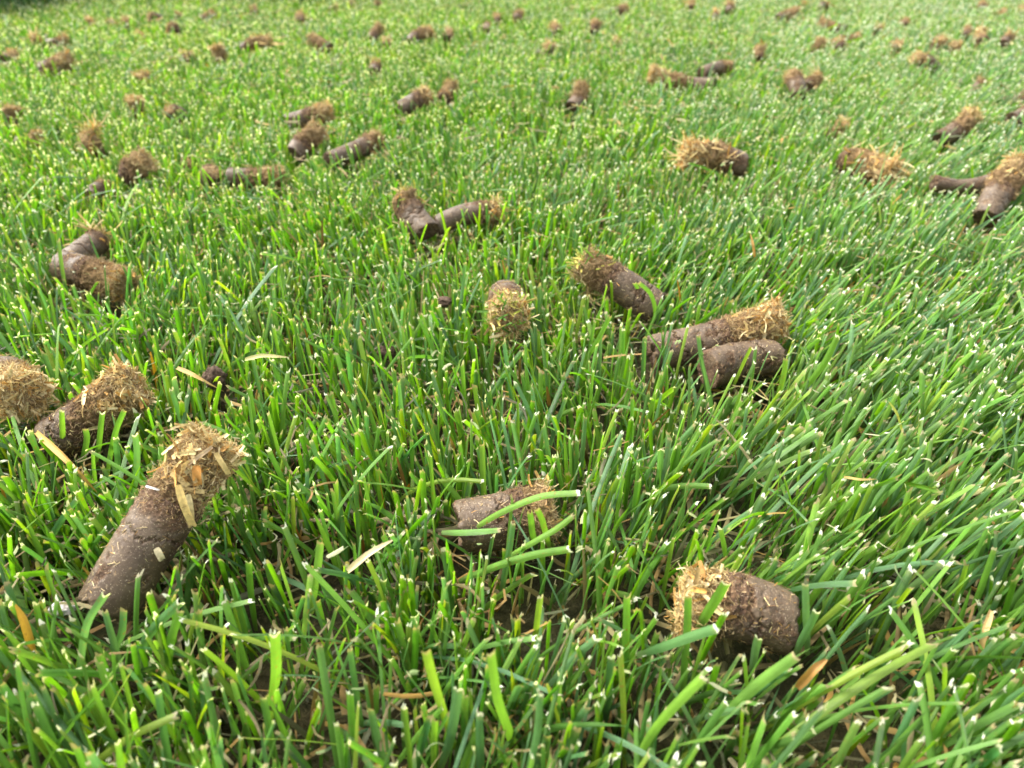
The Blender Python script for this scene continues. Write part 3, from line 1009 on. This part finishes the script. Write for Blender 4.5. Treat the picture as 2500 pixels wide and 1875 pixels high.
C5, C3 = [-1, -.5, 0, .5, 1], [-1, 0, 1]
parts = []
B, C = sample_bases(-0.06, 0.30, 86000, 4)
parts.append(make_blades(B, C, .0305, .0030, 10, C5))
B, C = sample_bases(0.0, 0.60, 36000, 3)
parts.append(make_blades(B, C, .0170, .0045, 7, C3, .9, .5))
B, C = sample_bases(0.30, 0.42, 94000, 4)
parts.append(make_blades(B, C, .0298, .0030, 9, C5, .92))
B, C = sample_bases(0.42, 0.80, 98000, 4)
parts.append(make_blades(B, C, .0285, .0027, 7, C3, .84))
B, C = sample_bases(0.80, 1.30, 86000, 4)
parts.append(make_blades(B, C, .0275, .0028, 5, C3, .9))
B, C = sample_bases(1.30, 2.20, 42000, 4)
parts.append(make_blades(B, C, .0270, .0030, 4, C3, 1.2))

# single blades that cross in front of the near plugs: photograph points with heights in mm, foot first, cut tip last
def hero_blades():
    HB = [
     ([(1140,1300,18),(1225,1250,29),(1320,1212,36),(1412,1203,40)], 2.3, 2),
     ([(1235,1362,20),(1300,1325,28),(1360,1290,33),(1402,1258,37)], 2.0, 2),
     ([(1120,1420,8),(1205,1385,22),(1300,1356,32),(1392,1341,40)], 2.6, 8),
     ([(1222,1460,4),(1232,1400,16),(1244,1335,28),(1252,1276,38)], 2.2, 4),
     ([(1078,1300,22),(1130,1300,25),(1180,1297,27),(1222,1293,28)], 2.3, 0),
     ([(1310,1340,10),(1300,1300,22),(1297,1270,30),(1293,1248,34)], 2.3, 0),
     ([(1345,1345,10),(1332,1300,22),(1322,1265,30),(1310,1243,35)], 2.2, 2),
     ([(1690,1560,14),(1722,1505,26),(1752,1458,36),(1774,1422,44)], 3.1, 0),
     ([(1665,1720,4),(1672,1620,18),(1678,1530,30),(1680,1452,42)], 2.3, 1),
     ([(1555,1598,16),(1620,1578,26),(1690,1553,34),(1752,1533,40)], 2.9, 4),
     ([(1972,1600,10),(1970,1545,20),(1968,1490,29),(1966,1422,38)], 2.2, 5),
     ([(1940,1600,14),(1958,1560,22),(1980,1520,30),(1994,1492,36)], 2.3, 4),
     ([(1830,1640,8),(1838,1615,16),(1845,1580,24),(1852,1556,30)], 2.6, 5),
     ([(1700,1800,6),(1775,1740,18),(1850,1670,30),(1945,1600,42)], 3.0, 8),
     ([(225,1140,6),(238,1110,14),(245,1050,26),(250,1005,34)], 2.2, 0),
     ([(196,1140,6),(205,1110,14),(212,1070,22),(208,1046,27)], 2.4, 1),
     ([(262,1170,6),(270,1110,18),(284,1050,30),(304,1000,40)], 2.2, 0),
     ([(155,1120,6),(153,1080,16),(152,1040,26),(150,1002,34)], 2.2, 2),
     ([(190,1720,4),(200,1600,20),(215,1520,32),(258,1450,44)], 2.4, 5),
     ([(255,1610,6),(280,1580,14),(298,1545,20),(303,1485,26)], 2.4, 4),
     ([(335,1660,4),(340,1600,14),(370,1540,26),(440,1470,38)], 2.8, 4),
     ([(400,1700,4),(410,1620,16),(418,1560,26),(440,1490,36)], 2.6, 0),
     ([(300,1560,8),(340,1530,16),(385,1495,24),(436,1437,32)], 1.0, 3),
     ([(655,1780,6),(668,1700,20),(676,1630,34),(672,1545,48)], 3.2, 2),
     ([(760,1500,4),(768,1440,16),(776,1380,28),(782,1325,38)], 2.6, 8),
     ([(1110,1830,6),(1085,1750,22),(1060,1670,38),(1040,1590,52)], 2.6, 6),
     ([(1265,1860,8),(1245,1790,22),(1215,1700,38),(1200,1590,52)], 2.9, 2),
     ([(1545,1870,10),(1590,1790,24),(1650,1720,38),(1720,1650,48)], 2.6, 2),
     ([(1270,1960,8),(1290,1880,24),(1310,1790,38),(1318,1690,52)], 2.2, 4),
     ([(1075,1880,8),(1100,1800,20),(1110,1740,30),(1118,1680,40)], 2.8, 5),
     ([(975,1620,4),(1000,1560,16),(1012,1520,24),(1015,1500,28)], 3.4, 4),
     ([(1560,705,4),(1545,690,12),(1538,660,22),(1536,640,28)], 2.0, 2),
     ([(1590,770,6),(1575,740,16),(1560,710,26),(1548,690,32)], 2.2, 0),
     ([(1500,700,6),(1470,680,20),(1462,640,34),(1478,590,44)], 2.0, 4),
     ([(1580,800,6),(1600,770,18),(1590,720,30),(1560,690,38)], 2.3, 0),
     ([(1880,1000,4),(1900,960,16),(1912,920,28),(1918,875,38)], 2.5, 2),
     ([(1720,960,4),(1722,930,14),(1712,880,26),(1704,818,38)], 2.2, 5),
     ([(1782,960,6),(1800,920,18),(1818,880,28),(1834,848,36)], 1.6, 6),
     ([(1410,930,4),(1430,880,18),(1460,830,32),(1490,770,44)], 2.2, 0),
     ([(1905,1000,8),(1960,950,22),(2010,890,36),(2045,820,50)], 2.8, 0),
     ([(1040,830,6),(1110,780,20),(1130,700,34),(1135,640,46)], 1.9, 4),
     ([(310,1240,8),(330,1180,20),(335,1110,34),(330,1060,44)], 2.4, 4),
     ([(470,1600,4),(440,1500,18),(420,1440,26),(395,1400,30)], 0.6, 3),
    ]
    out_ = []
    for pts, w, ci in HB:
        ctrl = np.array([at(x, y, z * 1e-3) for x, y, z in pts])
        rows = 14
        tq = np.linspace(0, 3, rows)
        P = np.zeros((rows, 3))
        for k_, tv in enumerate(tq):       # Catmull-Rom through the four points
            seg = min(int(tv), 2); f = tv - seg
            p1, p2 = ctrl[seg], ctrl[seg + 1]
            p0 = ctrl[seg - 1] if seg > 0 else 2 * p1 - p2
            p3 = ctrl[seg + 2] if seg < 2 else 2 * p2 - p1
            P[k_] = .5 * ((2 * p1) + (-p0 + p2) * f + (2 * p0 - 5 * p1 + 4 * p2 - p3) * f * f + (-p0 + 3 * p1 - 3 * p2 + p3) * f ** 3)
        T = np.gradient(P, axis=0); T /= np.linalg.norm(T, axis=1, keepdims=True)
        vd = P - np.array([0, 0, HC]); vd /= np.linalg.norm(vd, axis=1, keepdims=True)
        S = np.cross(T, vd); S /= np.linalg.norm(S, axis=1, keepdims=True)
        N = np.cross(S, T)
        ang = rng.normal() * 0.25 + rng.normal() * 0.35 * np.linspace(-.5, .5, rows)
        S = S * np.cos(ang)[:, None] + N * np.sin(ang)[:, None]
        N = np.cross(S, T)
        Lc = np.concatenate([[0], np.cumsum(np.linalg.norm(np.diff(P, axis=0), axis=1))])
        q = Lc / Lc[-1]
        W = w * 0.84e-3 * np.interp(q, [0, .25, .7, 1], [.7, .95, 1, .9])
        ti = np.ones((1, 4)); ti[0, :3] = GPAL[ci] * 1.05; ti[0, 3] = rng.random()
        jag = rng.uniform(-0.0008, 0.0007, (1, 5))
        out_.append(strips(P[None], S[None], N[None], W[None], ti, C5, ((Lc[-1] - Lc) * 1000)[None], q[None], jag, .22))
    return out_


parts += hero_blades()
v, q, l, tt = merge(parts)
g = link('lawn_grass', make_mesh('lawn_grass', v, q, [M_GRASS], True, None, {'tint': ('FLOAT_COLOR', tt), 'leaf': ('FLOAT_VECTOR', l)}))
tag(g, 'mown green lawn grass with pale cut tips all over the ground', 'grass', None, 'stuff')

# dry blades, thatch and clippings between the green ones
parts = []
B, C = sample_bases(0.0, 0.55, 24000, 3)
parts.append(lying(B, .001, .009, .008, .028, .0005, .0019, DPAL, 5))
B, C = sample_bases(0.0, 0.55, 9000, 1)
parts.append(lying(B, .006, .024, .005, .016, .0004, .0013, DPAL, 4))
B, C = sample_bases(0.0, 0.9, 3500, 1)
parts.append(lying(B, .020, .029, .0015, .005, .0004, .0014, np.array([[.62, .56, .32], [.5, .5, .22], [.30, .38, .12]]), 4))
B, C = sample_bases(0.55, 1.5, 4500, 2)
parts.append(lying(B, .004, .026, .006, .018, .0012, .0028, DPAL, 4))
B, C = sample_bases(0.0, 0.50, 9000, 2)
parts.append(make_blades(B, C, .020, .005, 7, C3, 1.0, .35, .0009, .0022, DPAL, np.ones(len(DPAL)) / len(DPAL), False, .5))
v, q, l, tt = merge(parts)
g = link('dry_thatch', make_mesh('dry_thatch', v, q, [M_DRY], True, None, {'tint': ('FLOAT_COLOR', tt), 'leaf': ('FLOAT_VECTOR', l)}))
tag(g, 'dry straw and rust coloured dead blades lying between the green grass', 'dead grass', None, 'stuff')

# uncut taller grass at the far left edge of the lawn
B = []
while len(B) < 11000:
    x, y = random.uniform(-1.35, -0.22), random.uniform(1.02, 1.70)
    edge = 1.055 + 0.22 * min(1.0, max(0.0, (x + 0.70) / 0.08))
    if y > edge + random.uniform(-.03, .04):
        B.append((x, y))
B = np.array(B)
n = len(B)
TP = np.array([[0.06, 0.14, 0.055], [0.09, 0.19, 0.085], [0.04, 0.10, 0.03], [0.07, 0.17, 0.04]])
az = rng.uniform(0, 6.283, n)
p = assemble(B, rng.uniform(.05, .12, n), az, rng.uniform(.05, .25, n), rng.uniform(.3, 1.2, n), 8, C3, 1.0, .0018, .0035, TP, np.ones(4) / 4, False, False)
g = link('tall_grass', make_mesh('tall_grass', p[0], p[1], [M_DRY], True, None, {'tint': ('FLOAT_COLOR', p[3]), 'leaf': ('FLOAT_VECTOR', p[2])}))
tag(g, 'uncut blue green tall grass along the far left edge of the lawn', 'tall grass', None, 'stuff')

# ------------------------------------------------------------------ small single things
def blade_thing(name, pts, w, col, label, cat, rows=12, group=None):
    ctrl = np.array([at(x, y, z * 1e-3) for x, y, z in pts])
    k = len(ctrl)
    tq = np.linspace(0, k - 1, rows)
    P = np.stack([np.interp(tq, np.arange(k), ctrl[:, c]) for c in range(3)], -1)
    P[1:-1] = (P[:-2] + 2 * P[1:-1] + P[2:]) / 4
    base = P[0].copy()
    T = np.gradient(P, axis=0); T /= np.linalg.norm(T, axis=1, keepdims=True)
    up = np.array([0.1, -0.5, 0.85])
    S = np.cross(T, up); S /= np.linalg.norm(S, axis=1, keepdims=True)
    ang = np.linspace(0, random.uniform(-1.2, 1.2), rows)[:, None]
    N = np.cross(S, T)
    S = S * np.cos(ang) + N * np.sin(ang); N = np.cross(S, T)
    q = np.linspace(0, 1, rows)
    W = w * 1e-3 * np.interp(q, [0, .2, .7, 1], [.7, 1, .8, .3])
    ti = np.array([[col[0], col[1], col[2], .9]])
    s4 = strips((P - base)[None], S[None], N[None], W[None], ti, C5, np.full((1, rows), 50.), (q * .6 + .3)[None], rng.uniform(-.0005, .0005, (1, 5)), .3)
    o = link(name, make_mesh(name, s4[0], s4[1], [M_DRY], True, None, {'tint': ('FLOAT_COLOR', s4[3]), 'leaf': ('FLOAT_VECTOR', s4[2])}))
    o.location = base
    return tag(o, label, cat, group)


GD = 'single dry blades on the lawn'
blade_thing('dead_grass', [(432,898,30),(470,915,30),(505,935,27),(545,955,22)], 2.0, (.42,.27,.09), 'brown and yellow dry blade lying across grass beside the dark soil crumb', 'dry blade', group=GD)
blade_thing('dead_grass', [(598,878,36),(640,868,38),(700,872,38)], 1.8, (.40,.36,.14), 'pale half green blade bending flat, above and right of the dark soil crumb', 'dry blade', group=GD)
blade_thing('dead_grass', [(1842,628,26),(1838,600,32),(1832,572,36)], 2.0, (.50,.26,.07), 'orange dry blade tip standing in the grass right of the mossy ended plug', 'dry blade', group=GD)
blade_thing('dead_grass', [(848,1395,24),(900,1352,30),(960,1318,33)], 2.0, (.58,.46,.26), 'pale straw lying on grass left of the cracked central plug', 'dry blade', group=GD)
blade_thing('dead_grass', [(88,1055,28),(150,1110,30),(200,1160,26),(236,1200,20)], 2.2, (.46,.26,.06), 'amber dry blade sloping down between the fuzzy headed plug and the largest plug', 'dry blade', group=GD)
blade_thing('dead_grass', [(82,1590,18),(60,1520,28),(38,1478,34)], 2.2, (.52,.28,.05), 'orange dry blade standing by the left edge below the largest plug', 'dry blade', group=GD)
blade_thing('dead_grass', [(2060,1165,28),(2100,1172,30),(2142,1170,30)], 1.2, (.40,.24,.08), 'thin brown dry blade lying flat in combed grass at the right', 'dry blade', group=GD)
blade_thing('dead_grass', [(1945,1680,18),(1985,1635,24),(2018,1610,26)], 2.4, (.46,.22,.06), 'rusty curled blade tip below the rounded plug at the lower right', 'dry blade', group=GD)
blade_thing('dead_grass', [(2420,1490,24),(2400,1555,22),(2388,1620,14)], 1.8, (.55,.36,.14), 'narrow tan blade hanging down at the lower right near the frame', 'dry blade', group=GD)
blade_thing('dead_grass', [(2205,1065,22),(2190,1010,32),(2170,980,36)], 1.2, (.55,.55,.10), 'slim yellow green blade standing among combed grass at the right', 'dry blade', group=GD)

crumb_list = [
    (523, 922, 24, (.0042, .0042, .0044), 'dark round soil crumb caught in grass right of the fuzzy headed plug'),
    (1084, 737, 24, (.0036, .0030, .0022), 'flat brown soil chip on grass left of the golden faced plug'),
    (944, 861, 16, (.0040, .0036, .0030), 'small dark soil crumb low in the grass in the centre'),
]
for i, (x, y, z, s_, lab) in enumerate(crumb_list):
    o = lump('soil_crumb', at(x, y, z * 1e-3), s_, M_CRUMB, 11 + i * 3, 4)
    tag(o, lab, 'soil crumb', 'loose soil crumbs in the grass')
o = lump('pale_pebble', at(150, 1486, .010), (.0036, .0022, .0016), M_PEBBLE, 4.2, 4)
tag(o, 'small whitish pebble in the grass at the foot of the largest tilted plug', 'pebble')

# dark dry stalks in the uncut grass
for i, (px, w, h, lab) in enumerate(((15, 5, .10, 'dark dry stalk in the tall grass, leftmost of four'),
                                     (122, 7, .11, 'reddish dry stalk in the tall grass, second from the left of four'),
                                     (207, 9, .12, 'widest dark dry stalk in the tall grass, third of four'),
                                     (258, 7, .10, 'brown dry stalk in the tall grass, rightmost of four'))):
    c = at(px, 22, 0.0)
    n = 9; rows = 9
    az = rng.uniform(0, 6.283, n)
    Bp = rng.normal(size=(n, 2)) * 0.006 + np.array([[0.0, 0.0]])
    DP = np.array([[0.09, 0.045, 0.025], [0.06, 0.03, 0.02], [0.14, 0.07, 0.035]])
    p = assemble(Bp, np.full(n, h) * rng.uniform(.7, 1, n), az, rng.uniform(0, .1, n), rng.uniform(.1, .5, n), rows, C3, 1.0, w * .0004, w * .0009, DP, np.ones(3) / 3, False, False)
    o = link('dry_stalk', make_mesh('dry_stalk', p[0], p[1], [M_DRY], True, None, {'tint': ('FLOAT_COLOR', p[3]), 'leaf': ('FLOAT_VECTOR', p[2])}))
    o.location = c
    tag(o, lab, 'dry stalk', 'dry stalks in the tall grass')
